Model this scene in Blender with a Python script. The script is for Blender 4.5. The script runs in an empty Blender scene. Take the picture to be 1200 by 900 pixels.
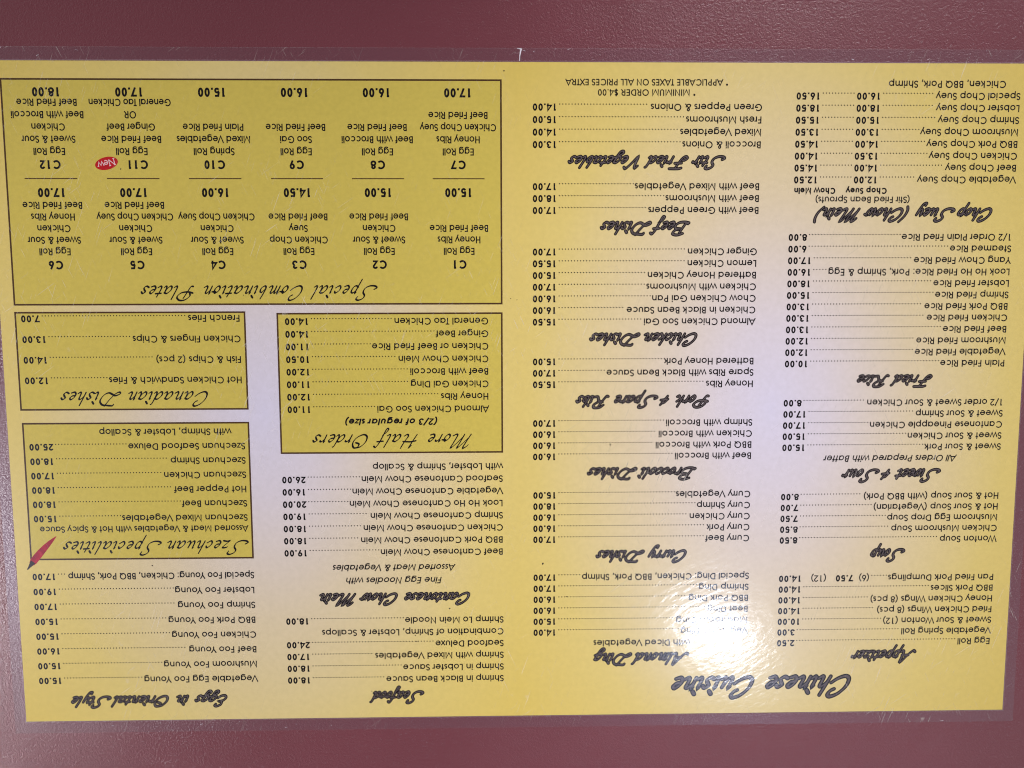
import bpy, math, random
from math import sin, cos, pi, radians, hypot
from mathutils import Vector, Euler

# ------------------------------------------------------------------ camera
C = bpy.context.scene
COL = C.collection
MM = 0.001
CAM_LOC = Vector((-9.11, 37.89, 324.76)) * MM
CAM_ROT = Euler((-0.09304, -0.01858, -0.00270), 'XYZ')
cd = bpy.data.cameras.new('camera')
cam = bpy.data.objects.new('camera', cd)
COL.objects.link(cam)
cam.location, cam.rotation_euler = CAM_LOC, CAM_ROT
cd.sensor_width = 36.0
cd.lens = 27.0
cd.clip_start, cd.clip_end = 0.01, 50
C.camera = cam

# ------------------------------------------------------------------ world, lamps, exposure
w = bpy.data.worlds.new('World')
C.world = w
w.use_nodes = True
wb = w.node_tree.nodes['Background']
# the room: pale walls all round give the soft light, the ceiling straight above is dim
wt = w.node_tree
w_tc = wt.nodes.new('ShaderNodeTexCoord')
w_sep = wt.nodes.new('ShaderNodeSeparateXYZ')
w_rmp = wt.nodes.new('ShaderNodeValToRGB')
wt.links.new(w_tc.outputs['Generated'], w_sep.inputs[0])
wt.links.new(w_sep.outputs[2], w_rmp.inputs[0])
wt.links.new(w_rmp.outputs[0], wb.inputs[0])
w_el = w_rmp.color_ramp.elements
w_el[0].position, w_el[0].color = 0.52, (1.0, 0.95, 0.95, 1)
w_el[1].position, w_el[1].color = 0.86, (0.035, 0.033, 0.036, 1)
wb.inputs[1].default_value = 0.93
C.view_settings.view_transform = 'Standard'
C.view_settings.look = 'None'
C.view_settings.exposure = 0
C.view_settings.gamma = 1


def mirror(x, y, height):
    """where a ceiling lamp hangs so that the table mirrors it at (x, y) mm"""
    P = Vector((x, y, 0)) * MM
    d = P - CAM_LOC
    d.z = -d.z
    return P + d * (height / d.z)


def shaped_spot(x, y, radius, power, colour, aim, cone, blend=0.5, height=1.7):  # narrow cones leave the top left dim, standing in for a cast shadow
    ld = bpy.data.lights.new('shaped_spot', 'SPOT')
    ld.shadow_soft_size = radius
    ld.energy = power
    ld.color = colour
    ld.spot_size = radians(cone)
    ld.spot_blend = blend
    o = bpy.data.objects.new('shaped_spot', ld)
    COL.objects.link(o)
    o.location = mirror(x, y, height)
    o.rotation_euler = (Vector((aim[0], aim[1], 0)) * MM - o.location).to_track_quat('-Z', 'Y').to_euler()
    return o


shaped_spot(135, 305, 0.07, 108.0, (1.0, 0.955, 0.985), (212, 45), 12.6, 0.45)       # added to brighten the right half; cone edge stands in for shade top left
shaped_spot(-320, -95, 0.08, 200.0, (0.99, 0.955, 1.0), (-165, -110), 14.0, 0.55)    # lamp for the sheen at the left end; cone kept off the top left

ld = bpy.data.lights.new('oval_lamp', 'AREA')                # the lamp one sees mirrored in the film
ld.shape, ld.size, ld.size_y = 'ELLIPSE', 0.175, 0.095
ld.energy, ld.color = 4.0, (0.80, 0.86, 1.0)
oval = bpy.data.objects.new('oval_lamp', ld)
COL.objects.link(oval)
oval.location = mirror(86.5, -103.5, 1.7)
oval.rotation_euler = (radians(14), radians(8), radians(-14))

C.cycles.filter_width = 1.1

# ------------------------------------------------------------------ materials


class N:
    def __init__(s, name):
        s.m = bpy.data.materials.new(name)
        s.m.use_nodes = True
        s.t = s.m.node_tree
        s.t.nodes.clear()
        s.out = s.t.nodes.new('ShaderNodeOutputMaterial')

    def n(s, kind, **kw):
        o = s.t.nodes.new('ShaderNode' + kind)
        for k, v in kw.items():
            if k.startswith('i_'):
                key = k[2:]
                key = int(key) if key.isdigit() else key.replace('_', ' ')
                o.inputs[key].default_value = v
            else:
                setattr(o, k, v)
        return o

    def l(s, a, b):
        s.t.links.new(a, b)

    def ramp(s, fac, stops, interp='LINEAR'):
        r = s.n('ValToRGB')
        r.color_ramp.interpolation = interp
        e = r.color_ramp.elements
        while len(e) < len(stops):
            e.new(0.5)
        for el, (p, c) in zip(e, stops):
            el.position = p
            el.color = c if len(c) == 4 else (*c, 1)
        s.l(fac, r.inputs[0])
        return r

    def math(s, op, a, b=None, clamp=False):
        m = s.n('Math', operation=op, use_clamp=clamp)
        for i, v in enumerate((a, b)):
            if v is None:
                continue
            if isinstance(v, (int, float)):
                m.inputs[i].default_value = v
            else:
                s.l(v, m.inputs[i])
        return m.outputs[0]


def mat_table():
    k = N('burgundy_laminate')
    tc = k.n('TexCoord')
    n1 = k.n('TexNoise', i_Scale=900.0, i_Detail=3.0, i_Roughness=0.6)
    n2 = k.n('TexNoise', i_Scale=2200.0, i_Detail=1.0)
    n3 = k.n('TexNoise', i_Scale=9.0, i_Detail=3.0)
    for a in (n1, n2, n3):
        k.l(tc.outputs['Object'], a.inputs['Vector'])
    h = k.math('ADD', n1.outputs[0], k.math('MULTIPLY', n2.outputs[0], 0.6))
    b = k.n('Bump', i_Strength=0.6, i_Distance=0.00032)
    k.l(h, b.inputs['Height'])
    r = k.ramp(n3.outputs[0], [(0.3, (0.140, 0.038, 0.049)), (0.7, (0.160, 0.045, 0.058))])
    p = k.n('BsdfPrincipled', i_Roughness=0.23)
    p.inputs['Specular IOR Level'].default_value = 0.42
    k.l(r.outputs[0], p.inputs['Base Color'])
    k.l(b.outputs[0], p.inputs['Normal'])
    k.l(p.outputs[0], k.out.inputs[0])
    return k.m


def mat_paper():
    """printed ground: each page a pale lavender middle fading to yellow edges"""
    k = N('printed_paper')
    tc = k.n('TexCoord')
    sx = k.n('SeparateXYZ')
    k.l(tc.outputs['Object'], sx.inputs[0])
    X, Y = sx.outputs[0], sx.outputs[1]
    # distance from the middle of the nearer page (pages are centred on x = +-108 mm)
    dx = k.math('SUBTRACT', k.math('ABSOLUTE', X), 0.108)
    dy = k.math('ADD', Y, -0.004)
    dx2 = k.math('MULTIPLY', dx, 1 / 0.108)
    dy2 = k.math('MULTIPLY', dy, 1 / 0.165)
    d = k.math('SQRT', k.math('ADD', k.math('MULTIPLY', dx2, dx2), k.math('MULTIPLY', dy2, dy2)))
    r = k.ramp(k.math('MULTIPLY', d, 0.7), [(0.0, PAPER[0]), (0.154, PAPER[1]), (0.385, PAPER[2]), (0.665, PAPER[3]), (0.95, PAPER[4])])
    nz = k.n('TexNoise', i_Scale=450.0, i_Detail=2.0)
    k.l(tc.outputs['Object'], nz.inputs['Vector'])
    mx = k.n('Mix', data_type='RGBA', blend_type='MULTIPLY')
    mx.inputs[0].default_value = 1.0
    rr = k.ramp(nz.outputs[0], [(0.3, (0.95, 0.95, 0.94)), (0.7, (1, 1, 1))])
    k.l(r.outputs[0], mx.inputs[6])
    k.l(rr.outputs[0], mx.inputs[7])
    p = k.n('BsdfDiffuse')
    k.l(mx.outputs[2], p.inputs[0])
    k.l(p.outputs[0], k.out.inputs[0])
    return k.m


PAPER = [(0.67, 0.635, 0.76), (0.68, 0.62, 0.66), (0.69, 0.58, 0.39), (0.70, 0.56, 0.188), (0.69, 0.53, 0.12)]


def mat_ink(name, c, vary=0.12, scale=700.0):
    k = N(name)
    tc = k.n('TexCoord')
    nz = k.n('TexNoise', i_Scale=scale, i_Detail=2.0)
    k.l(tc.outputs['Object'], nz.inputs['Vector'])
    lo = tuple(v * (1 - vary) for v in c)
    r = k.ramp(nz.outputs[0], [(0.3, lo), (0.7, c)])
    p = k.n('BsdfDiffuse')
    k.l(r.outputs[0], p.inputs[0])
    k.l(p.outputs[0], k.out.inputs[0])
    return k.m


def mat_film(name='laminate_film', haze_base=0.006):
    k = N(name)
    tc = k.n('TexCoord')
    O = tc.outputs['Object']
    # rippled gloss
    n1 = k.n('TexNoise', i_Scale=330.0, i_Detail=2.0, i_Roughness=0.5)
    n2 = k.n('TexNoise', i_Scale=1100.0, i_Detail=1.0)
    n0 = k.n('TexNoise', i_Scale=25.0, i_Detail=1.0)
    mp = k.n('Mapping')
    mp.inputs['Rotation'].default_value = (0, 0, radians(28))
    mp.vector_type = 'TEXTURE'
    mp.inputs['Scale'].default_value = (1.7, 0.8, 1)
    k.l(O, mp.inputs[0])
    k.l(mp.outputs[0], n1.inputs['Vector'])
    k.l(mp.outputs[0], n2.inputs['Vector'])
    k.l(O, n0.inputs['Vector'])
    h = k.math('ADD', n1.outputs[0], k.math('MULTIPLY', n2.outputs[0], 0.10))
    b = k.n('Bump', i_Strength=1.0, i_Distance=0.000062)
    k.l(h, b.inputs['Height'])
    # fine scratches: thin dark-to-light lines of stretched noise in three directions, worn in patches
    marks = None
    for ang, sc, thr in ((70, 60.0, 0.665), (115, 75.0, 0.675), (35, 55.0, 0.69)):
        m2 = k.n('Mapping')
        m2.inputs['Rotation'].default_value = (0, 0, radians(ang))
        m2.vector_type = 'TEXTURE'
        m2.inputs['Scale'].default_value = (1.0, 1 / 26.0, 1)
        k.l(O, m2.inputs[0])
        s = k.n('TexNoise', i_Scale=sc, i_Detail=2.0, i_Roughness=0.55)
        k.l(m2.outputs[0], s.inputs['Vector'])
        r = k.ramp(s.outputs[0], [(thr, (0, 0, 0)), (thr + 0.035, (1, 1, 1))])
        marks = r.outputs[0] if marks is None else k.math('MAXIMUM', marks, r.outputs[0])
    wear = k.n('TexNoise', i_Scale=14.0, i_Detail=3.0)
    k.l(O, wear.inputs['Vector'])
    wr = k.ramp(wear.outputs[0], [(0.45, (0, 0, 0)), (0.62, (1, 1, 1))])
    # specks and scuffs
    sp = k.n('TexNoise', i_Scale=120.0, i_Detail=4.0, i_Roughness=0.7)
    k.l(O, sp.inputs['Vector'])
    spr = k.ramp(sp.outputs[0], [(0.655, (0, 0, 0)), (0.74, (1, 1, 1))])
    mk = k.math('MULTIPLY', k.math('MAXIMUM', marks, k.math('MULTIPLY', spr.outputs[0], 0.7)), wr.outputs[0])
    haze = k.math('ADD', k.math('MULTIPLY', mk, 0.30), haze_base)
    tr = k.n('BsdfTransparent')
    df = k.n('BsdfDiffuse')
    dc = k.ramp(mk, [(0.0, (0.70, 0.68, 0.84)), (0.25, (0.95, 0.90, 0.84))])
    k.l(dc.outputs[0], df.inputs[0])
    ms = k.n('MixShader')
    k.l(haze, ms.inputs[0])
    k.l(tr.outputs[0], ms.inputs[1])
    k.l(df.outputs[0], ms.inputs[2])
    g1 = k.n('BsdfGlossy', i_Roughness=0.125)
    g2 = k.n('BsdfGlossy', i_Roughness=0.24)
    g2.inputs[0].default_value = (0.62, 0.72, 1.0, 1)
    k.l(b.outputs[0], g1.inputs['Normal'])
    fr = k.n('Fresnel', i_IOR=1.5)
    k.l(b.outputs[0], fr.inputs['Normal'])
    geo = k.n('NewGeometry')          # a thin film: the same gloss from either side
    k.l(k.math('SUBTRACT', 1.5, k.math('MULTIPLY', geo.outputs['Backfacing'], 1.5 - 1 / 1.5)), fr.inputs['IOR'])
    mg = k.n('MixShader')
    k.l(fr.outputs[0], mg.inputs[0])
    k.l(ms.outputs[0], mg.inputs[1])
    k.l(g1.outputs[0], mg.inputs[2])
    mh = k.n('MixShader')
    mh.inputs[0].default_value = 0.024
    k.l(mg.outputs[0], mh.inputs[1])
    k.l(g2.outputs[0], mh.inputs[2])
    k.l(mh.outputs[0], k.out.inputs[0])
    return k.m


M_TABLE = mat_table()
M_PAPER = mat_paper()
M_PANEL = mat_ink('panel_yellow', (0.61, 0.49, 0.097), 0.07, 500.0)
M_RULE = mat_ink('brown_rule_ink', (0.075, 0.036, 0.012))
M_INK = mat_ink('black_ink', (0.006, 0.004, 0.004))
M_GREY = mat_ink('grey_ink', (0.125, 0.10, 0.10), 0.35, 900.0)
M_RED = mat_ink('red_ink', (0.50, 0.012, 0.016))
M_PINK = mat_ink('pink_white_ink', (0.80, 0.55, 0.55))
M_CHILI = mat_ink('chili_red_ink', (0.47, 0.014, 0.03), 0.4, 420.0)
M_STEM = mat_ink('chili_stem_ink', (0.045, 0.028, 0.018), 0.4)
M_FILM = mat_film()
M_MARGIN = mat_film('film_margin', 0.022)      # two sealed layers of film
M_CREASE = mat_ink('cracked_film_white', (0.75, 0.68, 0.75), 0.3)
M_DIRT = mat_ink('dark_speck', (0.05, 0.035, 0.025))

# ------------------------------------------------------------------ mesh helpers
Z_PANEL, Z_RULE, Z_INK, Z_FILL, Z_FILM = 0.27, 0.28, 0.29, 0.31, 0.36   # mm, top of paper at 0.26


class MB:
    """a mesh in the menu's own millimetres: x right, y down from the top left corner as one reads it"""
    def __init__(s):
        s.v, s.f, s.k = [], [], 0

    def face(s, pts, z):
        i = len(s.v)
        s.v += [((x - 215.9) * MM, (139.7 - y) * MM, z * MM) for x, y in pts]
        s.f.append(tuple(range(i, i + len(pts))))

    def ribbon(s, pts, width, z, closed=False, round_=False):
        """a stroke of given width (number or one per point), mitred at its bends"""
        p = [pts[0]]
        wd = list(width) if hasattr(width, '__len__') else [width] * len(pts)
        ws = [wd[0]]
        for q, ww in zip(pts[1:], wd[1:]):
            if hypot(q[0] - p[-1][0], q[1] - p[-1][1]) > 1e-4:
                p.append(q)
                ws.append(ww)
        if len(p) < 2:
            return
        s.k += 1
        z = z + (s.k % 40) * 0.0002
        n = len(p)
        L, R = [], []
        for i in range(n):
            a = p[i - 1] if i or closed else p[0]
            b = p[(i + 1) % n] if i < n - 1 or closed else p[-1]
            d1 = (p[i][0] - a[0], p[i][1] - a[1])
            d2 = (b[0] - p[i][0], b[1] - p[i][1])
            l1, l2 = hypot(*d1), hypot(*d2)
            if l1 < 1e-9:
                d1, l1 = d2, l2
            if l2 < 1e-9:
                d2, l2 = d1, l1
            n1 = (-d1[1] / l1, d1[0] / l1)
            n2 = (-d2[1] / l2, d2[0] / l2)
            m = (n1[0] + n2[0], n1[1] + n2[1])
            ml = hypot(*m)
            if ml < 0.35:
                m, ml, sc = n2, 1.0, 1.0
            else:
                sc = min(2.0 / ml, 1.9)
            h = ws[i] / 2 * sc / ml
            L.append((p[i][0] + m[0] * h, p[i][1] + m[1] * h))
            R.append((p[i][0] - m[0] * h, p[i][1] - m[1] * h))
        base = len(s.v)
        for a, b in zip(L, R):
            s.v.append(((a[0] - 215.9) * MM, (139.7 - a[1]) * MM, z * MM))
            s.v.append(((b[0] - 215.9) * MM, (139.7 - b[1]) * MM, z * MM))
        for i in range(n - 1 if not closed else n):
            j = (i + 1) % n
            s.f.append((base + 2 * i, base + 2 * i + 1, base + 2 * j + 1, base + 2 * j))
        if round_:
            for (q, r) in ((p[0], ws[0] / 2), (p[-1], ws[-1] / 2)):
                s.disc(q[0], q[1], r, z + 0.0001, 10)

    def disc(s, x, y, r, z, n=8, ry=None, rot=0.0):
        ry = ry or r
        pts = []
        for i in range(n):
            a, b = r * cos(2 * pi * i / n), ry * sin(2 * pi * i / n)
            pts.append((x + a * cos(rot) - b * sin(rot), y + a * sin(rot) + b * cos(rot)))
        s.face(pts, z)

    def build(s, name, mat, parent=None, label=None):
        me = bpy.data.meshes.new(name)
        me.from_pydata(s.v, [], s.f)
        # every flat print faces up
        me.validate()
        import bmesh
        bm = bmesh.new()
        bm.from_mesh(me)
        for f in bm.faces:
            if f.normal.z < 0:
                f.normal_flip()
        bm.to_mesh(me)
        bm.free()
        me.materials.append(mat)
        o = bpy.data.objects.new(name, me)
        COL.objects.link(o)
        if parent:
            o.parent = parent
        if label:
            o['label'] = label
        return o


# ------------------------------------------------------------------ a geometric sans alphabet (em = 1000)
XH, CH, DS = 547.0, 740.0, -192.0
WID = dict(zip('abcdefghijklmnopqrstuvwxyz', (683, 682, 647, 685, 650, 314, 673, 610, 200, 203, 502, 200, 938, 610, 655, 682, 682, 301, 388, 339, 608, 554, 831, 480, 536, 425)))
WID.update(zip('ABCDEFGHIJKLMNOPQRSTUVWXYZ', (740, 574, 813, 744, 536, 485, 872, 683, 226, 482, 591, 462, 919, 740, 869, 592, 871, 607, 498, 426, 655, 702, 960, 609, 592, 480)))
WID.update({c: 554 for c in '0123456789$'})
WID.update({' ': 277, '.': 277, ',': 277, ':': 277, '(': 369, ')': 369, '/': 437, '&': 757, '*': 425})


def arc(cx, cy, rx, ry, a0, a1, n=None):
    n = n or max(4, int(abs(a1 - a0) / 22))
    return [(cx + rx * cos(radians(a0 + (a1 - a0) * i / n)), cy + ry * sin(radians(a0 + (a1 - a0) * i / n))) for i in range(n + 1)]


def glyph(c, t):
    """strokes of a letter as centre lines; ('o', ...) marks a closed one, ('d', x, y) a dot"""
    s = t / 2
    W = WID.get(c, 554)
    rb = XH / 2 + 12 - s
    m = XH / 2
    l_, r_ = 62 + s, W - 62 - s
    if c in 'aqdg':
        st, cx = r_, r_ - rb
        bowl = arc(cx, m, rb, rb, 0, 360, 16)
        if c == 'a':
            return [bowl, [(st, XH), (st, 0)]]
        if c == 'q':
            return [bowl, [(st, XH), (st, DS)]]
        if c == 'd':
            return [bowl, [(st, CH), (st, 0)]]
        return [bowl, [(st, XH), (st, 20)] + arc(cx, 20, rb, 200 - s, 0, -150)[1:]]
    if c in 'bp':
        bowl = arc(l_ + rb, m, rb, rb, 0, 360, 16)
        return [bowl, [(l_, CH if c == 'b' else XH), (l_, 0 if c == 'b' else DS)]]
    if c == 'c':
        return [arc(W / 2 + 8, m, rb, rb, 42, 318, 13)]
    if c == 'e':
        cx = W / 2
        return [[(cx - rb, m - 10), (cx + rb, m - 10)] + arc(cx, m, rb, rb, 0, 325, 15)]
    if c == 'f':
        x = 118
        return [[(x, 0), (x, CH - 120)] + arc(x + 120, CH - 120, 120, 130 - s, 180, 85)[1:] + [(x + 170, CH - s + 8)], [(20, XH - s), (290, XH - s)]]
    if c in 'hn':
        r = (r_ - l_) / 2
        y = XH + 12 - s - r
        return [[(l_, CH if c == 'h' else XH), (l_, 0)], [(l_, y)] + arc(l_ + r, y, r, r, 180, 0)[1:] + [(r_, 0)]]
    if c == 'u':
        r = (r_ - l_) / 2
        y = r + s - 12
        return [[(l_, XH)] + arc(l_ + r, y, r, r, 180, 360) + [(r_, XH)]]
    if c == 'm':
        md = W / 2
        r = (md - l_) / 2
        y = XH + 12 - s - r
        return [[(l_, XH), (l_, 0)], [(l_, y)] + arc(l_ + r, y, r, r, 180, 0)[1:] + [(md, 0)],
                [(md, y)] + arc(md + r, y, r, r, 180, 0)[1:] + [(r_, 0)]]
    if c in 'ij':
        return [[(100, XH), (100, 0 if c == 'i' else DS)], [(100, CH), (100, CH - max(t * 1.15, 90))]]
    if c == 'k':
        return [[(l_, CH), (l_, 0)], [(l_, 225), (W - 75, XH)], [(l_ + 130, 320), (W - 40, 0)]]
    if c == 'l':
        return [[(100, CH), (100, 0)]]
    if c == 'o':
        return [arc(W / 2, m, rb, rb, 0, 360, 16)]
    if c == 'r':
        return [[(l_, XH), (l_, 0)], [(l_, 330)] + arc(l_ + 190, 330, 190, XH + 8 - s - 330, 180, 85)[1:]]
    if c == 's':
        r = (XH + 24 - 2 * s) / 4
        x = W / 2
        return [arc(x, -12 + s + 3 * r, r * 0.95, r, 25, 270, 9) + arc(x, -12 + s + r, r, r, 90, -160, 9)[1:]]
    if c == 't':
        return [[(170, CH), (170, 0)], [(15, XH - s), (325, XH - s)]]
    if c == 'v':
        return [[(28, XH), (W / 2, 18), (W - 28, XH)]]
    if c == 'w':
        return [[(28, XH), (W * .28, 18), (W / 2, XH - 20), (W * .72, 18), (W - 28, XH)]]
    if c == 'x':
        return [[(35, XH), (W - 35, 0)], [(W - 35, XH), (35, 0)]]
    if c == 'y':
        return [[(28, XH), (W / 2 + 6, 20)], [(W - 28, XH), (W * .30, DS)]]
    if c == 'z':
        return [[(30, XH - s), (W - 45, XH - s), (45, s), (W - 30, s)]]
    l_ = 75 + s
    if c == 'A':
        return [[(25, 0), (W / 2, CH - 20), (W - 25, 0)], [(W * .24, CH * .28), (W * .76, CH * .28)]]
    if c in 'BPR':
        y1 = CH - s
        y0 = s if c == 'B' else (CH * .44)
        ym = CH * .53 if c == 'B' else CH * .44
        r = (y1 - ym) / 2
        xr = W - 70 - s - r - (25 if c == 'B' else 0)
        out = [[(l_, CH), (l_, 0)], [(l_, y1), (xr, y1)] + arc(xr, ym + r, r, r, 90, -90) + [(l_, ym)]]
        if c == 'B':
            r2 = (ym - y0) / 2
            xr = W - 50 - s - r2
            out.append([(l_, ym), (xr, ym)] + arc(xr, y0 + r2, r2, r2, 90, -90) + [(l_, y0)])
        if c == 'R':
            out.append([(W * .5, ym), (W - 55, 0)])
        return out
    R_ = (CH + 24) / 2 - s
    if c == 'C':
        return [arc(43 + s + R_, CH / 2, R_, R_, 42, 318, 16)]
    if c in 'OQ':
        out = [arc(W / 2, CH / 2, R_, R_, 0, 360, 22)]
        if c == 'Q':
            out.append([(W * .56, 250), (W * .9, 0)])
        return out
    if c == 'G':
        cx = 43 + s + R_
        return [arc(cx, CH / 2, R_, R_, 42, 352, 18) + [(cx + R_, CH / 2 - 20), (cx + 30, CH / 2 - 20)]]
    if c == 'D':
        xr = W - 50 - s - 330
        return [[(l_, s), (l_, CH - s), (xr, CH - s)] + arc(xr, CH / 2, 330, CH / 2 - s, 90, -90, 10)[1:] + [(l_, s)]]
    if c == 'E':
        return [[(W - 60, CH - s), (l_, CH - s), (l_, s), (W - 60, s)], [(l_, CH * .51), (W - 60, CH * .51)]]
    if c == 'F':
        return [[(W - 50, CH - s), (l_, CH - s), (l_, 0)], [(l_, CH * .49), (W - 50, CH * .49)]]
    if c == 'H':
        return [[(l_, CH), (l_, 0)], [(W - l_, CH), (W - l_, 0)], [(l_, CH * .51), (W - l_, CH * .51)]]
    if c == 'I':
        return [[(W / 2, CH), (W / 2, 0)]]
    if c == 'L':
        return [[(l_, CH), (l_, s), (W - 35, s)]]
    if c == 'M':
        return [[(l_, 0), (l_, CH - 20), (W / 2, 60), (W - l_, CH - 20), (W - l_, 0)]]
    if c == 'N':
        return [[(l_, 0), (l_, CH - 20), (W - l_, 20), (W - l_, CH)]]
    if c == 'S':
        r = (CH + 24 - 2 * s) / 4
        x = W / 2
        return [arc(x, -12 + s + 3 * r, r * .95, r, 20, 270, 10) + arc(x, -12 + s + r, r * 1.05, r, 90, -165, 10)[1:]]
    if c == 'T':
        return [[(W / 2, CH), (W / 2, 0)], [(18, CH - s), (W - 18, CH - s)]]
    if c == 'U':
        r = (W - 2 * l_) / 2
        return [[(l_, CH)] + arc(W / 2, r + s - 10, r, r, 180, 360, 10) + [(W - l_, CH)]]
    if c == 'V':
        return [[(25, CH), (W / 2, 20), (W - 25, CH)]]
    if c == 'W':
        return [[(25, CH), (W * .27, 20), (W / 2, CH - 20), (W * .73, 20), (W - 25, CH)]]
    if c == 'X':
        return [[(35, CH), (W - 35, 0)], [(W - 35, CH), (35, 0)]]
    if c == 'Y':
        return [[(25, CH), (W / 2, 320), (W - 25, CH)], [(W / 2, 320), (W / 2, 0)]]
    cx = 277
    if c == '0':
        return [arc(cx, CH / 2, 230 - s, CH / 2 + 8 - s, 0, 360, 18)]
    if c == '1':
        return [[(170, CH - s), (320 - s * .3, CH - s), (320 - s * .3, 0)]]
    if c == '2':
        return [arc(cx, CH - 210, 205 - s * .6, 220 - s, 175, -35, 10) + [(75 + s * .6, s), (495, s)]]
    if c == '3':
        r1, r2 = (CH * .46 - s) / 2, (CH * .54 - s) / 2 + 4
        return [arc(cx - 10, CH - s - r1 + 6, r1 * 1.02, r1, 170, -90, 10), arc(cx, s + r2 - 6, r2 * 1.08, r2, 90, -172, 10)]
    if c == '4':
        return [[(400, 0), (400, CH - 20), (55, 165 + s * .4), (520, 165 + s * .4)]]
    if c == '5':
        return [[(460, CH - s), (170, CH - s), (120, 400)] + arc(cx - 5, 228, 232 - s, 240 - s, 140, -160, 12)]
    if c == '6':
        return [arc(cx, 240, 240 - s, 250 - s, 0, 360, 16), [(cx - 225 + s, 300), (330, CH)]]
    if c == '7':
        return [[(50, CH - s), (470, CH - s), (190, 0)]]
    if c == '8':
        r1, r2 = (CH * .46 - s) / 2, (CH * .54 - s) / 2 + 4
        return [arc(cx, CH - s - r1 + 6, r1 * 1.05, r1, 0, 360, 12), arc(cx, s + r2 - 6, r2 * 1.12, r2, 0, 360, 14)]
    if c == '9':
        return [arc(cx, CH - 240, 240 - s, 250 - s, 0, 360, 16), [(cx + 225 - s, CH - 300), (224, 0)]]
    if c == '.':
        return [[(138, max(t, 95) * 1.05), (138, 0)]]
    if c == ',':
        return [[(150, max(t, 95) * 1.05), (95, -120)]]
    if c == ':':
        return [[(138, max(t, 95)), (138, 0)], [(138, XH), (138, XH - max(t, 95))]]
    if c == '(':
        return [arc(520, 280, 380, 520, 118, 242, 6)]
    if c == ')':
        return [arc(-150, 280, 380, 520, 62, -62, 6)]
    if c == '/':
        return [[(30, -60), (400, 780)]]
    if c == '&':
        return [[(660, 0), (230, 520)] + arc(330, 590, 110, 140, 200, -20, 8) + [(160, 300)] + arc(280, 170, 190, 175 - s, 130, 330, 8) + [(600, 380)]]
    if c == '*':
        return [[(212, 740), (212, 500)], [(110, 680), (315, 560)], [(110, 560), (315, 680)]]
    if c == '$':
        r = (CH - 2 * s) / 4
        return [arc(cx, s + 3 * r, r * .95, r, 20, 270, 8) + arc(cx, s + r, r * 1.05, r, 90, -165, 8)[1:], [(cx, CH + 70), (cx, -70)]]
    return []


KERN = {'Yo': -70, 'To': -70, 'Ta': -70, 'Ve': -50, 'Wo': -30, 'Wi': -10, 'ra': 0, 'y ': -10}


def width(txt, hs=1.0, weight='book'):
    return sum(WID.get(c, 554) + (KERN.get(txt[i:i + 2], 0)) + (14 if weight == 'demi' else 0) for i, c in enumerate(txt)) / 1000 * hs


def text(mb, txt, x, base, size, hs=1.0, weight='book', align='l', shear=0.0, z=Z_INK, fit=None, rot=0.0):
    """set a line; fit = wanted width in mm. Returns its left and right end"""
    t = 118 if weight == 'book' else 165
    if fit:
        hs = fit / (width(txt, 1, weight) * size)
    wd = width(txt, hs, weight) * size
    x0 = x - (wd if align == 'r' else wd / 2 if align == 'c' else 0)
    pen = x0
    k = size / 1000
    for i, c in enumerate(txt):
        for st in glyph(c, t):
            pts = [(pen + (px + shear * py) * k * hs, base - py * k) for px, py in st]
            if rot:
                pts = [(x + (a - x) * cos(rot) - (b - base) * sin(rot), base + (a - x) * sin(rot) + (b - base) * cos(rot)) for a, b in pts]
            mb.ribbon(pts, t * k, z)
        pen += (WID.get(c, 554) + KERN.get(txt[i:i + 2], 0) + (14 if weight == 'demi' else 0)) * k * hs
    return x0, x0 + wd


def leaders(mb, x0, x1, base, pitch=1.28, r=0.265):
    n = int((x1 - x0) / pitch)
    for i in range(n + 1):
        mb.disc(x1 - i * pitch, base - 0.22, r, Z_INK, 6)


# ------------------------------------------------------------------ a brush script alphabet (x height 1, capitals 2)
def spl(*pts, n=5):
    out = []
    P = [pts[0]] + list(pts) + [pts[-1]]
    for i in range(1, len(P) - 2):
        a, b, c, d = P[i - 1:i + 3]
        for j in range(n):
            u = j / n
            out.append(tuple(0.5 * ((2 * b[q]) + (-a[q] + c[q]) * u + (2 * a[q] - 5 * b[q] + 4 * c[q] - d[q]) * u * u + (-a[q] + 3 * b[q] - 3 * c[q] + d[q]) * u ** 3) for q in (0, 1)))
    out.append(pts[-1])
    return out


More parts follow.
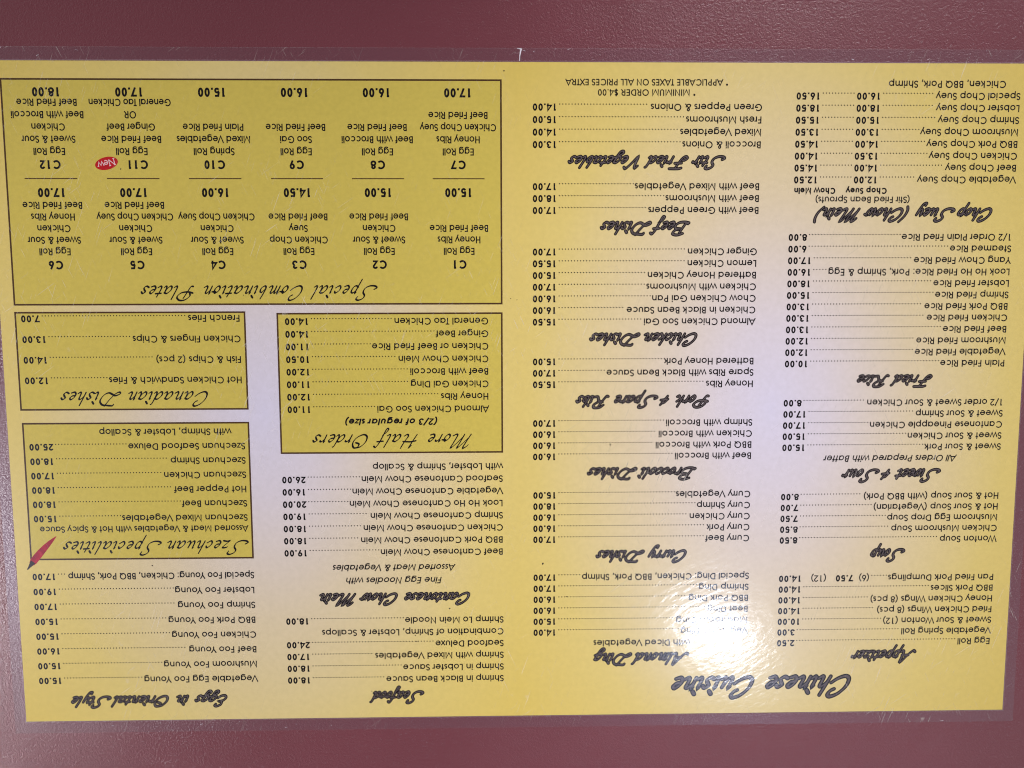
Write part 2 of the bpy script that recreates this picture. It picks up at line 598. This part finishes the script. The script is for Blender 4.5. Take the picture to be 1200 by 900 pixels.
BOWL = ((.72, .92), (.45, 1.0), (.14, .62), (.10, .18), (.30, 0), (.58, .35), (.74, .95))
SCRIPT = {
    'a': (1.0, [BOWL, ((.74, .98), (.68, .3), (.78, 0), (.98, .2))]),
    'b': (.85, [((.32, 1.8), (.16, .9), (.12, .25), (.3, 0), (.62, .3), (.62, .75), (.42, .88), (.2, .5))]),
    'c': (.78, [((.62, .78), (.5, 1), (.2, .72), (.1, .3), (.3, 0), (.68, .3))]),
    'd': (1.0, [BOWL, ((.98, 1.75), (.84, 1.55), (.7, .4), (.8, 0), (1.0, .2))]),
    'e': (.80, [((.14, .46), (.42, .54), (.56, .80), (.40, 1.02), (.14, .74), (.06, .30), (.26, -.02), (.60, .10))]),
    'f': (.72, [((.85, 1.7), (.62, 1.8), (.42, 1.1), (.28, -.3), (.2, -.85), (.0, -.75), (.1, -.3), (.4, .1)), ((.08, .95), (.72, 1.02))]),
    'g': (.95, [BOWL, ((.74, .98), (.62, 0), (.45, -.75), (.15, -.85), (.05, -.5), (.6, .0), (.95, .25))]),
    'h': (.95, [((.3, 1.85), (.18, .9), (.08, 0)), ((.12, .45), (.4, .95), (.6, .9), (.58, .2), (.7, 0), (.92, .2))]),
    'i': (.52, [((.1, .85), (.2, 1.0), (.16, .25), (.26, 0), (.48, .2)), ((.28, 1.6), (.46, 1.36))]),
    'k': (.9, [((.3, 1.85), (.18, .9), (.08, 0)), ((.68, .98), (.38, .62), (.18, .48), (.4, .4), (.66, 0), (.88, .15))]),
    'l': (.52, [((.34, 1.85), (.2, .9), (.14, .2), (.26, 0), (.48, .2))]),
    'm': (1.4, [((.06, .9), (.16, 1), (.1, 0)), ((.12, .45), (.36, .95), (.52, .9), (.48, 0)), ((.5, .45), (.76, .95), (.94, .9), (.9, .25), (1.02, 0), (1.28, .2))]),
    'n': (1.0, [((.06, .9), (.16, 1), (.1, 0)), ((.12, .45), (.4, .95), (.6, .9), (.56, .25), (.68, 0), (.95, .2))]),
    'o': (.84, [((.5, .98), (.2, .75), (.1, .3), (.3, 0), (.58, .3), (.62, .8), (.45, .98), (.5, .78), (.84, .8))]),
    'p': (.9, [((.08, .9), (.2, 1), (.1, .1), (-.04, -.9)), ((.14, .55), (.42, .98), (.68, .8), (.6, .2), (.34, 0), (.12, .18))]),
    'r': (.7, [((.06, .9), (.18, 1), (.12, 0)), ((.14, .45), (.36, .92), (.58, .95), (.6, .8))]),
    's': (.7, [((.58, .82), (.42, 1), (.18, .8), (.34, .52), (.46, .22), (.24, 0), (-.02, .14))]),
    't': (.6, [((.34, 1.5), (.18, .7), (.14, .2), (.28, 0), (.55, .22)), ((-.02, .98), (.58, 1.04))]),
    'u': (1.0, [((.06, .9), (.16, 1), (.12, .3), (.24, 0), (.5, .3), (.66, 1.0)), ((.66, 1.0), (.6, .3), (.72, 0), (.95, .2))]),
    'w': (1.25, [((.06, .9), (.16, 1), (.12, .3), (.24, 0), (.5, .4), (.6, .98)), ((.6, .98), (.54, .3), (.68, 0), (.95, .35), (1.02, .95), (.95, 1.0), (1.2, .9))]),
    'y': (.95, [((.06, .9), (.16, 1), (.12, .35), (.26, .08), (.5, .35), (.66, 1.0)), ((.66, 1.0), (.55, .1), (.35, -.75), (.05, -.85), (.05, -.5))]),
    'z': (.85, [((.08, .85), (.2, .98), (.62, .95), (.08, .05), (.35, .08), (.75, 0))]),
    'A': (1.6, [((-.35, .2), (-.1, 0), (.3, .5), (1.0, 1.95), (1.08, 1.0), (1.1, .3), (1.25, 0), (1.5, .2)), ((.35, .72), (1.15, .76))]),
    'B': (1.55, [((.55, 1.7), (.4, .9), (.2, .15), (-.1, .1)), ((.1, 1.75), (.7, 2.0), (1.3, 1.8), (1.2, 1.25), (.6, 1.05), (1.2, .95), (1.4, .5), (1.0, .05), (.3, 0), (.0, .2))]),
    'C': (1.55, [((.95, 1.25), (1.18, 1.45), (1.25, 1.8), (1.0, 2.0), (.5, 1.7), (.14, 1.0), (.16, .3), (.5, 0), (1.0, .2), (1.4, .65))]),
    'D': (1.9, [((.05, 1.7), (.15, 1.9), (.75, 1.85), (1.3, 1.75), (1.68, 1.2), (1.5, .45), (1.05, .1), (.6, .3), (.2, .5), (-.25, .25), (-.1, .0), (.3, .3), (.7, 1.1), (1.0, 1.98))]),
    'E': (1.3, [((1.05, 1.55), (1.1, 1.85), (.8, 2.0), (.4, 1.7), (.45, 1.2), (.8, 1.08), (.35, .95), (.1, .5), (.3, .05), (.75, .05), (1.15, .5))]),
    'F': (1.5, [((.05, 1.85), (.4, 1.98), (1.5, 1.98)), ((.8, 1.85), (.62, 1.0), (.42, .25), (.1, .0), (-.15, .25), (.0, .55), (.3, .6)), ((.3, 1.05), (1.1, 1.1))]),
    'H': (1.8, [((.35, 1.55), (.55, 1.95), (.4, 1.0), (.2, .0)), ((1.45, 1.98), (1.3, 1.0), (1.12, .3), (1.3, .0), (1.6, .25)), ((.05, .9), (.6, 1.05), (1.45, 1.02))]),
    'M': (2.1, [((-.15, 1.5), (.05, 1.85), (.35, 1.98), (.22, 1.0), (.02, 0)), ((.05, .3), (.6, 1.4), (1.0, 1.98), (.88, 1.0), (.75, 0)), ((.78, .3), (1.3, 1.4), (1.72, 1.98), (1.6, 1.0), (1.5, .25), (1.65, 0), (2.0, .25))]),
    'O': (1.75, [((1.0, 1.9), (.5, 1.7), (.15, 1.0), (.25, .25), (.75, 0), (1.35, .45), (1.55, 1.2), (1.25, 1.85), (.85, 1.8), (.8, 1.35), (1.2, 1.15))]),
    'P': (1.6, [((.75, 1.7), (.55, .9), (.35, .1), (.1, .05)), ((.2, 1.0), (.1, 1.4), (.5, 1.9), (1.1, 1.95), (1.5, 1.5), (1.2, .95), (.5, .8), (-.1, .95))]),
    'R': (1.75, [((.65, 1.7), (.48, .9), (.25, .05), (.0, .05)), ((.1, 1.5), (.5, 1.95), (1.2, 1.95), (1.35, 1.45), (.95, 1.0), (.55, 1.0), (1.0, .7), (1.3, .1), (1.7, .15))]),
    'S': (1.5, [((1.35, 1.5), (1.42, 1.85), (1.1, 2.0), (.68, 1.75), (.62, 1.35), (.9, .9), (.85, .35), (.4, .02), (-.2, .05), (-.45, .3), (-.2, .5))]),
    'V': (1.6, [((.0, 1.5), (.25, 1.9), (.4, 1.4), (.45, .05), (.9, 1.1), (1.35, 1.95), (1.6, 1.75))]),
    '&': (1.1, [((.75, 1.55), (.5, .7), (.3, 0)), ((.1, .55), (.95, .72)), ((.1, 0.5), (.35, 1.1), (.6, 1.2))]),
    '(': (.6, [((.6, 2.1), (.2, 1.2), (.12, .3), (.3, -.3))]),
    ')': (.6, [((.35, 2.1), (.5, 1.4), (.4, .5), (.0, -.3))]),
    ' ': (.9, []),
}
SHEAR = 0.34


def script_strokes(txt, track):
    pen, out = 0.0, []
    for c in txt:
        adv, sts = SCRIPT[c]
        for st in sts:
            out.append([(pen + x + SHEAR * y, y) for x, y in spl(*st)])
        pen += adv + track
    return out


def script(txt, x0, x1, base, cap, parent, style, name='section_heading', label=None):
    """a brush heading between x0 and x1. style 'pen' = thin calligraphic, 'bold' = fat black outline with grey inside"""
    st = script_strokes(txt, 0.12 if style == 'pen' else 0.02)
    lo = min(p[0] for s in st for p in s)
    hi = max(p[0] for s in st for p in s)
    ky = cap / 2.0
    edge = 0.30 if style == 'pen' else 0.42
    kx = (x1 - x0 - 2 * edge) / (hi - lo)
    mb, fill = MB(), MB()
    for s in st:
        pts = [(x0 + edge + (p[0] - lo) * kx, base - p[1] * ky) for p in s]
        ws = []
        for i in range(len(pts)):
            a, b = pts[max(0, i - 1)], pts[min(len(pts) - 1, i + 1)]
            dx, dy = b[0] - a[0], -(b[1] - a[1])
            L = hypot(dx, dy) or 1
            ws.append(abs(dx / L * sin(radians(42)) - dy / L * cos(radians(42))))   # broad nib held at 42 degrees
        ws = [(ws[max(0, i - 1)] + 2 * v + ws[min(len(ws) - 1, i + 1)]) / 4 for i, v in enumerate(ws)]
        if style == 'pen':
            wd = [cap * (0.045 + 0.105 * v) for v in ws]
            mb.ribbon(pts, wd, Z_INK, round_=True)
        else:
            wd = [cap * (0.065 + 0.085 * v) for v in ws]
            ol = BOLD_EDGE * (1.25 if cap > 8 else 1)
            mb.ribbon(pts, [v + ol for v in wd], Z_INK, round_=True)
            fill.ribbon(pts, [max(v - 0.08, 0.1) for v in wd], Z_FILL, round_=True)
    o = mb.build(name, M_INK, parent, label)
    if style == 'bold':
        fill.build('heading_fill', M_GREY, parent)
    return o


BOLD_EDGE = 0.7

# ------------------------------------------------------------------ the table
def build_table():
    me = bpy.data.meshes.new('table_top')
    import bmesh
    bm = bmesh.new()
    bmesh.ops.create_cube(bm, size=1.0)
    for v in bm.verts:
        v.co = Vector((v.co.x * 1.3, v.co.y * 0.85, (v.co.z - 0.5) * 0.03))
    bmesh.ops.bevel(bm, geom=[e for e in bm.edges], offset=0.004, segments=3, affect='EDGES')
    bm.to_mesh(me)
    bm.free()
    me.materials.append(M_TABLE)
    o = bpy.data.objects.new('table_top', me)
    COL.objects.link(o)
    o['kind'] = 'structure'
    o['label'] = 'burgundy finely textured table top under the menu'
    return o


build_table()

# ------------------------------------------------------------------ the menu
menu = bpy.data.objects.new('laminated_menu', None)
COL.objects.link(menu)
menu.rotation_euler = (0, 0, pi)          # it lies upside down for the camera
menu['label'] = 'yellow laminated restaurant menu lying upside down on the burgundy table'
menu['category'] = 'menu'


def rect(mb, x0, y0, x1, y1, z):
    mb.face([(x0, y0), (x1, y0), (x1, y1), (x0, y1)], z)


def build_sheet():
    import bmesh
    me = bpy.data.meshes.new('paper_sheet')
    bm = bmesh.new()
    bmesh.ops.create_cube(bm, size=1.0)
    for v in bm.verts:
        v.co = Vector((v.co.x * 431.8 * MM, v.co.y * 279.4 * MM, (0.06 + (v.co.z + 0.5) * 0.20) * MM))
    bm.to_mesh(me)
    bm.free()
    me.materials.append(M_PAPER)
    o = bpy.data.objects.new('paper_sheet', me)
    COL.objects.link(o)
    o.parent = menu
    # film: follows the paper, steps down past its edge and runs on over the table
    ring = [(0.0, 0.0, Z_FILM), (0.6, 0.6, 0.13), (5.0, 5.4, 0.10), (5.15, 5.55, 0.0)]
    vs, fs = [], []
    L = [215.9, 139.7]
    for ox, oy, z in ring:
        for sx, sy in ((-1, -1), (1, -1), (1, 1), (-1, 1)):
            vs.append((sx * (L[0] + ox) * MM, sy * (L[1] + oy) * MM, z * MM))
    fs.append((0, 1, 2, 3))
    for r in range(len(ring) - 1):
        for i in range(4):
            a, b = r * 4 + i, r * 4 + (i + 1) % 4
            fs.append((a, a + 4, b + 4, b)[::-1] if False else (a, a + 4, b + 4, b))
    me = bpy.data.meshes.new('laminate_film')
    me.from_pydata(vs, [], fs)
    me.materials.append(M_FILM)
    me.materials.append(M_MARGIN)
    for p in me.polygons:
        p.material_index = 0 if p.index == 0 else 1
    f = bpy.data.objects.new('laminate_film', me)
    COL.objects.link(f)
    f.parent = menu
    return o, f


sheet, film = build_sheet()

# panels: x0, y0, x1, y1 as read
PANELS = [(222.95, 180.9, 426.0, 272.5), (222.95, 117.8, 317.6, 177.6), (330.5, 136.9, 426.0, 178.3), (330.5, 72.3, 425.7, 131.7)]
for x0, y0, x1, y1 in PANELS:
    mb = MB()
    rect(mb, x0, y0, x1, y1, Z_PANEL)
    pn = mb.build('printed_panel', M_PANEL, menu)
    mb = MB()
    b = 0.7
    rect(mb, x0, y0, x1, y0 + b, Z_RULE)
    rect(mb, x0, y1 - b, x1, y1, Z_RULE)
    rect(mb, x0, y0 + b, x0 + b, y1 - b, Z_RULE)
    rect(mb, x1 - b, y0 + b, x1, y1 - b, Z_RULE)
    mb.build('panel_border', M_RULE, pn)

SIZE = 3.88


def section(label, x, pr, y0, lead, rows, heading=None, style='bold', notes=(), price_hs=1.05):
    """rows: (name, price[, second column]); heading: (text, x0, x1, baseline, cap)"""
    names, prices, dots = MB(), MB(), MB()
    y = y0
    for row in rows:
        nm, price = row[0], row[1]
        opt = row[2] if len(row) > 2 else {}
        yy = y + opt.get('dy', 0)
        xa, xb = text(names, nm, x + opt.get('indent', 0), yy, SIZE, fit=opt.get('fit'))
        if price:
            pa, pb = text(prices, price, pr, yy, SIZE, hs=price_hs, weight='demi', align='r')
            end = pa - 0.9
            for (s_, xe, wt) in opt.get('extra', ()):      # further words set inside the leader
                ea, eb = text(prices if wt == 'demi' else names, s_, xe, yy, SIZE, hs=price_hs if wt == 'demi' else 1, weight=wt)
                if opt.get('both'):
                    leaders(dots, eb + 0.9, end, yy)
                end = ea - 0.9
            leaders(dots, xb + 0.5, end, yy)
        y += lead
    o = names.build('menu_section', M_INK, menu, label)
    for (s_, xn, yn, kw) in notes:
        nb = MB()
        text(nb, s_, xn, yn, kw.pop('size', SIZE), **kw)
        nb.build('section_note', M_INK, o)
    if prices.v:
        prices.build('price_list', M_INK, o)
    if dots.v:
        dots.build('leader_dots', M_INK, o)
    if heading:
        h = heading
        script(h[0], h[1], h[2], h[3], h[4], o, style)
    return o


IT = 0.22
# first column
section('appetizer section', 7.3, 102.7, 33.35, 4.87, [
    ('Egg Roll', '2.50'), ('Vegetable Spring Roll', '3.00'), ('Sweet & Sour Wonton (12)', '10.00'),
    ('Fried Chicken Wings (8 pcs)', '14.00'), ('Honey Chicken Wings (8 pcs)', '14.00'), ('BBQ Pork Slices', '14.00'),
    ('Pan Fried Pork Dumplings', '14.00', {'extra': [('(12)', 81.4, 'book'), ('7.50', 69.5, 'demi'), ('(6)', 62.4, 'book')]})],
    ('Appetizer', 40.4, 69.3, 27.9, 5.5))
section('soup section', 7.1, 102.9, 79.75, 4.81, [
    ('Wonton Soup', '8.50'), ('Chicken Mushroom Soup', '8.50'), ('Mushroom Egg Drop Soup', '7.50'),
    ('Hot & Sour Soup (Vegetarian)', '7.00'), ('Hot & Sour Soup (with BBQ Pork)', '8.00')], ('Soup', 47.4, 62.5, 73.9, 5.3))
section('sweet and sour section', 7.4, 103.0, 120.6, 4.83, [
    ('Sweet & Sour Pork', '15.00'), ('Sweet & Sour Chicken', '15.00'), ('Cantonese Pineapple Chicken', '17.00'),
    ('Sweet & Sour Shrimp', '17.00'), ('1/2 order Sweet & Sour Chicken', '8.00')], ('Sweet & Sour', 33.4, 76.5, 109.3, 5.3),
    notes=[('All Orders Prepared with Batter', 26.6, 115.7, dict(fit=57.7, shear=IT))])
section('fried rice section', 7.8, 103.0, 156.75, 4.84, [
    ('Plain Fried Rice', '10.00'), ('Vegetable Fried Rice', '12.00'), ('Mushroom Fried Rice', '12.00'), ('Beef Fried Rice', '13.00'),
    ('Chicken Fried Rice', '13.00'), ('BBQ Pork Fried Rice', '13.00'), ('Shrimp Fried Rice', '15.00'), ('Lobster Fried Rice', '18.00'),
    ('Look Ho Ho Fried Rice: Pork, Shrimp & Egg', '16.00'), ('Yang Chow Fried Rice', '17.00'), ('Steamed Rice', '6.00'),
    ('1/2 Order Plain Fried Rice', '8.00')], ('Fried Rice', 39.0, 71.4, 150.2, 4.8))
two = lambda p: {'extra': [(p, 65.9, 'demi')], 'both': True}
section('chop suey section', 7.55, 101.5, 233.65, 4.85, [
    ('Vegetable Chop Suey', '12.50', two('12.00')), ('Beef Chop Suey', '14.50', two('14.00')), ('Chicken Chop Suey', '14.00', two('13.50')),
    ('BBQ Pork Chop Suey', '14.50', two('14.00')), ('Mushroom Chop Suey', '13.50', two('13.00')), ('Shrimp Chop Suey', '15.50', two('15.00')),
    ('Lobster Chop Suey', '18.50', two('18.00')), ('Special Chop Suey', '16.50', two('16.00')), ('Chicken, BBQ Pork, Shrimp', None, {'indent': 6.3})],
    ('Chop Suey (Chow Mein)', 17.0, 92.5, 220.4, 5.2),
    notes=[('(Stir Fried Bean Sprouts)', 51.9, 225.4, dict(fit=40.3, size=3.5, align='c', x_=0) if False else dict(fit=40.3, size=3.6)),
           ('Chop Suey', 61.9, 229.0, dict(fit=17.4, size=3.4, weight='demi')), ('Chow Mein', 83.6, 229.0, dict(fit=17.6, size=3.4, weight='demi'))])
# second column
section('almond ding section', 115.6, 210.2, 39.3, 4.95, [
    ('Vegetable Ding', '14.00'), ('Mushroom Ding', '15.00', {'fit': 32.0}), ('Beef Ding', '16.00'), ('BBQ Pork Ding', '16.00'), ('Shrimp Ding', '17.00'),
    ('Special Ding: Chicken, BBQ Pork, Shrimp', '17.00', {'fit': 73.4})], ('Almond Ding', 141.5, 183.5, 27.9, 5.4),
    notes=[('with Diced Vegetables', 140.9, 34.2, dict(fit=42.8))])
section('curry section', 115.9, 210.3, 80.95, 4.88, [
    ('Curry Beef', '17.00'), ('Curry Pork', '16.00'), ('Curry Chicken', '16.00'), ('Curry Shrimp', '18.00'), ('Curry Vegetables', '15.00')],
    ('Curry Dishes', 143.4, 182.8, 74.2, 5.1))
section('broccoli section', 115.9, 210.4, 117.3, 4.81, [
    ('Beef with Broccoli', '16.00'), ('BBQ Pork with Broccoli', '16.00'), ('Chicken with Broccoli', '16.00'), ('Shrimp with Broccoli', '17.00')],
    ('Broccoli Dishes', 139.8, 186.8, 110.7, 5.0))
section('pork and spare ribs section', 115.95, 210.45, 148.35, 4.86, [
    ('Honey Ribs', '15.50'), ('Spare Ribs with Black Bean Sauce', '17.00'), ('Battered Honey Pork', '15.00')],
    ('Pork & Spare Ribs', 134.8, 191.9, 141.9, 5.0))
section('chicken section', 115.85, 210.5, 174.85, 4.87, [
    ('Almond Chicken Soo Gai', '15.50'), ('Chicken in Black Bean Sauce', '16.00'), ('Chow Chicken Gai Pan', '16.00'), ('Chicken with Mushrooms', '17.00'),
    ('Battered Honey Chicken', '15.00'), ('Lemon Chicken', '15.50'), ('Ginger Chicken', '17.00')], ('Chicken Dishes', 140.6, 186.2, 168.4, 5.1))
section('beef section', 115.5, 210.5, 221.15, 4.86, [
    ('Beef with Green Peppers', '17.00'), ('Beef with Mushrooms', '18.00'), ('Beef with Mixed Vegetables', '17.00')], ('Beef Dishes', 144.5, 182.0, 214.9, 5.3))
section('stir fried vegetables section', 115.3, 210.5, 247.9, 5.02, [
    ('Broccoli & Onions', '13.00'), ('Mixed Vegetables', '14.00'), ('Fresh Mushrooms', '15.00'), ('Green Peppers & Onions', '14.00')],
    ('Stir Fried Vegetables', 130.1, 195.6, 241.7, 5.0))
mb = MB()
text(mb, '* MINIMUM ORDER $4.00', 142.9, 268.7, 3.5, fit=40.7)
text(mb, '* APPLICABLE TAXES ON ALL PRICES EXTRA', 129.5, 272.8, 3.5, fit=67.3)
mb.build('footnote', M_INK, menu)
# third column
section('seafood section', 222.9, 317.75, 18.75, 5.34, [
    ('Shrimp in Black Bean Sauce', '18.00'), ('Shrimp in Lobster Sauce', '18.00'), ('Shrimp with Mixed Vegetables', '17.00'), ('Seafood Deluxe', '24.00'),
    ('Combination of Shrimp, Lobster & Scallops', None), ('Shrimp Lo Mein Noodle', '18.00')], ('Seafood', 258.2, 282.1, 11.6, 5.2))
section('cantonese chow mein section', 223.0, 317.6, 75.85, 5.35, [
    ('Beef Cantonese Chow Mein', '19.00'), ('BBQ Pork Cantonese Chow Mein', '18.00'), ('Chicken Cantonese Chow Mein', '18.00'), ('Shrimp Cantonese Chow Mein', '19.00'),
    ('Look Ho Ho Cantonese Chow Mein', '20.00'), ('Vegetable Cantonese Chow Mein', '16.00'), ('Seafood Cantonese Chow Mein', '26.00'),
    ('with Lobster, Shrimp & Scallop', None)], ('Cantonese Chow Mein', 237.7, 302.8, 56.1, 5.0),
    notes=[('Fine Egg Noodles with', 249.5, 63.4, dict(fit=41.6, shear=IT)), ('Assorted Meat & Vegetables', 243.8, 69.1, dict(fit=52.8, shear=IT))])
section('half orders section in a yellow panel', 228.85, 314.4, 138.2, 5.31, [
    ('Almond Chicken Soo Gai', '11.00'), ('Honey Ribs', '12.00'), ('Chicken Gai Ding', '11.00'), ('Beef with Broccoli', '12.00'), ('Chicken Chow Mein', '10.50'),
    ('Chicken or Beef Fried Rice', '11.00'), ('Ginger Beef', '14.00'), ('General Tao Chicken', '14.00')],
    ('More Half Orders', 236.2, 304.0, 125.9, 6.0), 'pen', notes=[('(2/3 of regular size)', 250.4, 132.8, dict(fit=39.6, weight='demi', shear=IT))])
# fourth column
section('eggs section', 330.5, 425.5, 19.85, 6.645, [
    ('Vegetable Egg Foo Young', '15.00'), ('Mushroom Foo Young', '15.00'), ('Beef Foo Young', '16.00'), ('Chicken Foo Young', '15.00'), ('BBQ Pork Foo Young', '15.00'),
    ('Shrimp Foo Young', '17.00'), ('Lobster Foo Young', '19.00'), ('Special Foo Young: Chicken, BBQ Pork, Shrimp', '17.00', {'fit': 79.7})],
    ('Eggs in Oriental Style', 344.3, 411.8, 10.9, 4.9))
section('szechuan section in a yellow panel', 332.4, 423.45, 91.75, 6.2, [
    ('Szechuan Mixed Vegetables', '15.00'), ('Szechuan Beef', '18.00'), ('Hot Pepper Beef', '18.00'), ('Szechuan Chicken', '17.00'), ('Szechuan Shrimp', '18.00'),
    ('Szechuan Seafood Deluxe', '25.00'), ('with Shrimp, Lobster & Scallop', None, {'indent': 5.7, 'fit': 55.7})],
    ('Szechuan Specialities', 332.5, 411.5, 80.2, 6.0), 'pen', notes=[('Assorted Meat & Vegetables with Hot & Spicy Sauce', 332.4, 87.0, dict(fit=88.6, size=3.7))])
section('canadian dishes section in a yellow panel', 332.7, 423.6, 150.95, 8.63, [
    ('Hot Chicken Sandwich & Fries', '12.00'), ('Fish & Chips (2 pcs)', '14.00'), ('Chicken Fingers & Chips', '13.00'), ('French Fries', '7.00')],
    ('Canadian Dishes', 347.4, 408.9, 144.6, 6.1), 'pen')
# the title
title = script('Chinese Cuisine', 69.4, 148.5, 16.5, 9.4, menu, 'bold', 'menu_title')
# combination plates
script('Special Combination Plates', 275.2, 373.4, 188.8, 6.0, menu, 'pen', 'panel_title')
COMBO = [
    [('C1', ['Egg Roll', 'Honey Ribs', 'Beef Fried Rice'], '15.00'), ('C2', ['Egg Roll', 'Sweet & Sour', 'Chicken', 'Beef Fried Rice'], '15.00'),
     ('C3', ['Egg Roll', 'Chicken Chop', 'Suey', 'Beef Fried Rice'], '14.50'), ('C4', ['Egg Roll', 'Sweet & Sour', 'Chicken', 'Chicken Chop Suey'], '16.00'),
     ('C5', ['Egg Roll', 'Sweet & Sour', 'Chicken', 'Chicken Chop Suey', 'Beef Fried Rice'], '17.00'),
     ('C6', ['Egg Roll', 'Sweet & Sour', 'Chicken', 'Honey Ribs', 'Beef Fried Rice'], '17.00')],
    [('C7', ['Egg Roll', 'Honey Ribs', 'Chicken Chop Suey', 'Beef Fried Rice'], '17.00'), ('C8', ['Egg Roll', 'Beef with Broccoli', 'Beef Fried Rice'], '16.00'),
     ('C9', ['Egg Roll', 'Soo Gai', 'Beef Fried Rice'], '16.00'), ('C10', ['Spring Roll', 'Mixed Vegetables', 'Plain Fried Rice'], '15.00'),
     ('C11', ['Egg Roll', 'Beef Fried Rice', 'Ginger Beef', 'OR', 'General Tao Chicken'], '17.00'),
     ('C12', ['Egg Roll', 'Sweet & Sour', 'Chicken', 'Beef with Broccoli', 'Beef Fried Rice'], '18.00')]]
CX = [240.9, 274.1, 307.4, 340.9, 374.3, 407.7]
for r, row in enumerate(COMBO):
    yn = (199.3, 240.0)[r]
    y1 = (204.4, 244.9)[r]
    ld = (4.72, 4.88)[r]
    yp = (228.8, 268.9)[r]
    for c, (num, lines, price) in enumerate(row):
        mb = MB()
        for i, s_ in enumerate(lines):
            text(mb, s_, CX[c], y1 + i * ld, 3.9, hs=0.835 if len(s_) > 16 and 'Ch' in s_ else 0.88, align='c')
        o = mb.build('combination_plate', M_INK, menu)
        nb = MB()
        text(nb, num, CX[c] - (2.0 if num == 'C11' else 0), yn, 4.75, hs=0.95, weight='demi', align='c')
        nb.build('plate_number', M_INK, o)
        pb = MB()
        text(pb, price, CX[c], yp, 4.9, hs=0.94, weight='demi', align='c')
        pb.build('plate_price', M_INK, o)
        if r == 0:
            rb = MB()
            rect(rb, CX[c] - 10.7, 232.45, CX[c] + 10.7, 232.85, Z_INK)
            rb.build('divider_rule', M_RULE, o)

# red "New" badge
mb = MB()
BX, BY, BR = 384.85, 238.75, radians(-13)
mb.disc(BX, BY, 4.75, Z_RULE, 36, 2.55, BR)
badge = mb.build('new_badge', M_RED, menu)
mb = MB()
# serif letters N e w along the tilt
BL = [[((-3.2, -1.25), (-3.2, 1.2)), ((-3.2, 1.2), (-1.2, -1.25)), ((-1.2, -1.25), (-1.2, 1.2)), ((-3.6, 1.2), (-2.8, 1.2)), ((-1.6, 1.2), (-.8, 1.2)), ((-3.6, -1.25), (-2.8, -1.25))],
      [tuple(arc(0.15, -.42, .72, .82, 5, 310, 10)), ((-.57, -.35), (.87, -.35))],
      [((1.15, .42), (1.75, -1.2), (2.35, .3), (2.95, -1.2), (3.5, .42)), ((.9, .42), (1.5, .42)), ((3.2, .42), (3.8, .42))]]
for letter in BL:
    for st in letter:
        mb.ribbon([(BX + x * cos(BR) + y * sin(BR), BY + x * sin(BR) - y * cos(BR)) for x, y in st], 0.36, Z_INK)
mb.build('badge_lettering', M_PINK, badge)

# printed chili pepper at the corner of the szechuan panel
T, S0 = (414.2, 82.7), (427.2, 68.2)
prof = [(0.0, .15), (.08, .62), (.2, 1.15), (.35, 1.62), (.5, 1.9), (.65, 2.02), (.76, 1.95), (.84, 1.45)]
ux, uy = S0[0] - T[0], S0[1] - T[1]
Lc = hypot(ux, uy)
nx, ny = -uy / Lc, ux / Lc


def along(t, off):
    bend = 0.5 * sin(pi * t)
    return (T[0] + ux * t + nx * (off + bend), T[1] + uy * t + ny * (off + bend))


mb = MB()
mb.ribbon([along(t, 0) for t, _ in prof], [1.55 * w_ for _, w_ in prof], Z_INK)
chili = mb.build('chili_emblem', M_CHILI, menu)
mb = MB()
mb.ribbon([along(t, 0) for t in (.78, .86, .93, 1.0)], [2.3, 1.6, .9, .45], Z_INK + 0.012)
mb.build('chili_stem', M_STEM, chili)

# cracked white fold mark in the film margin, at the middle of the lower edge
mb = MB()
mb.ribbon([(215.6, 279.9), (215.5, 282.0), (215.2, 283.6), (214.9, 284.7)], [.25, .4, .55, .75], 0.19)
mb.ribbon([(214.8, 284.6), (216.6, 284.8)], [.7, .2], 0.19)
mb.build('fold_crease', M_CREASE, film)
# scuffs along the film margin and small dark specks on the sheet
rnd = random.Random(5)
for _ in range(30):
    side = rnd.random()
    if side < .42:
        x, y = rnd.uniform(2, 430), 279.4 + rnd.uniform(1, 5)
    elif side < .84:
        x, y = rnd.uniform(2, 430), -rnd.uniform(1, 5)
    else:
        x, y = (-rnd.uniform(1, 4.6) if rnd.random() < .5 else 431.8 + rnd.uniform(1, 4.6)), rnd.uniform(5, 270)
    a, l = rnd.uniform(0, pi), rnd.uniform(.3, 1.6)
    mb = MB()
    mb.ribbon([(x, y), (x + l * cos(a), y + l * sin(a) * .7)], [rnd.uniform(.06, .2), .03], 0.19)
    mb.build('scuff_mark', M_CREASE, film)
for x, y, r in ((379.2, 236.5, .3), (222.0, 275.9, .33), (216.9, 182.8, .25), (219.5, 183.4, .2), (205.9, 68.9, .5), (177.0, 121.0, .45), (246.5, 49.2, .35),
                (261.6, 37.2, .35), (261.0, 34.5, .3), (258.5, 45.0, .35), (281.0, 12.0, .3), (195.5, 54.0, .35), (331.0, 185.0, .25), (374.0, 69.5, .4)):
    mb = MB()
    mb.disc(x, y, r, Z_INK + .02, 7, r * rnd.uniform(.5, 1), rnd.uniform(0, 3))
    mb.build('dirt_speck', M_DIRT, film)
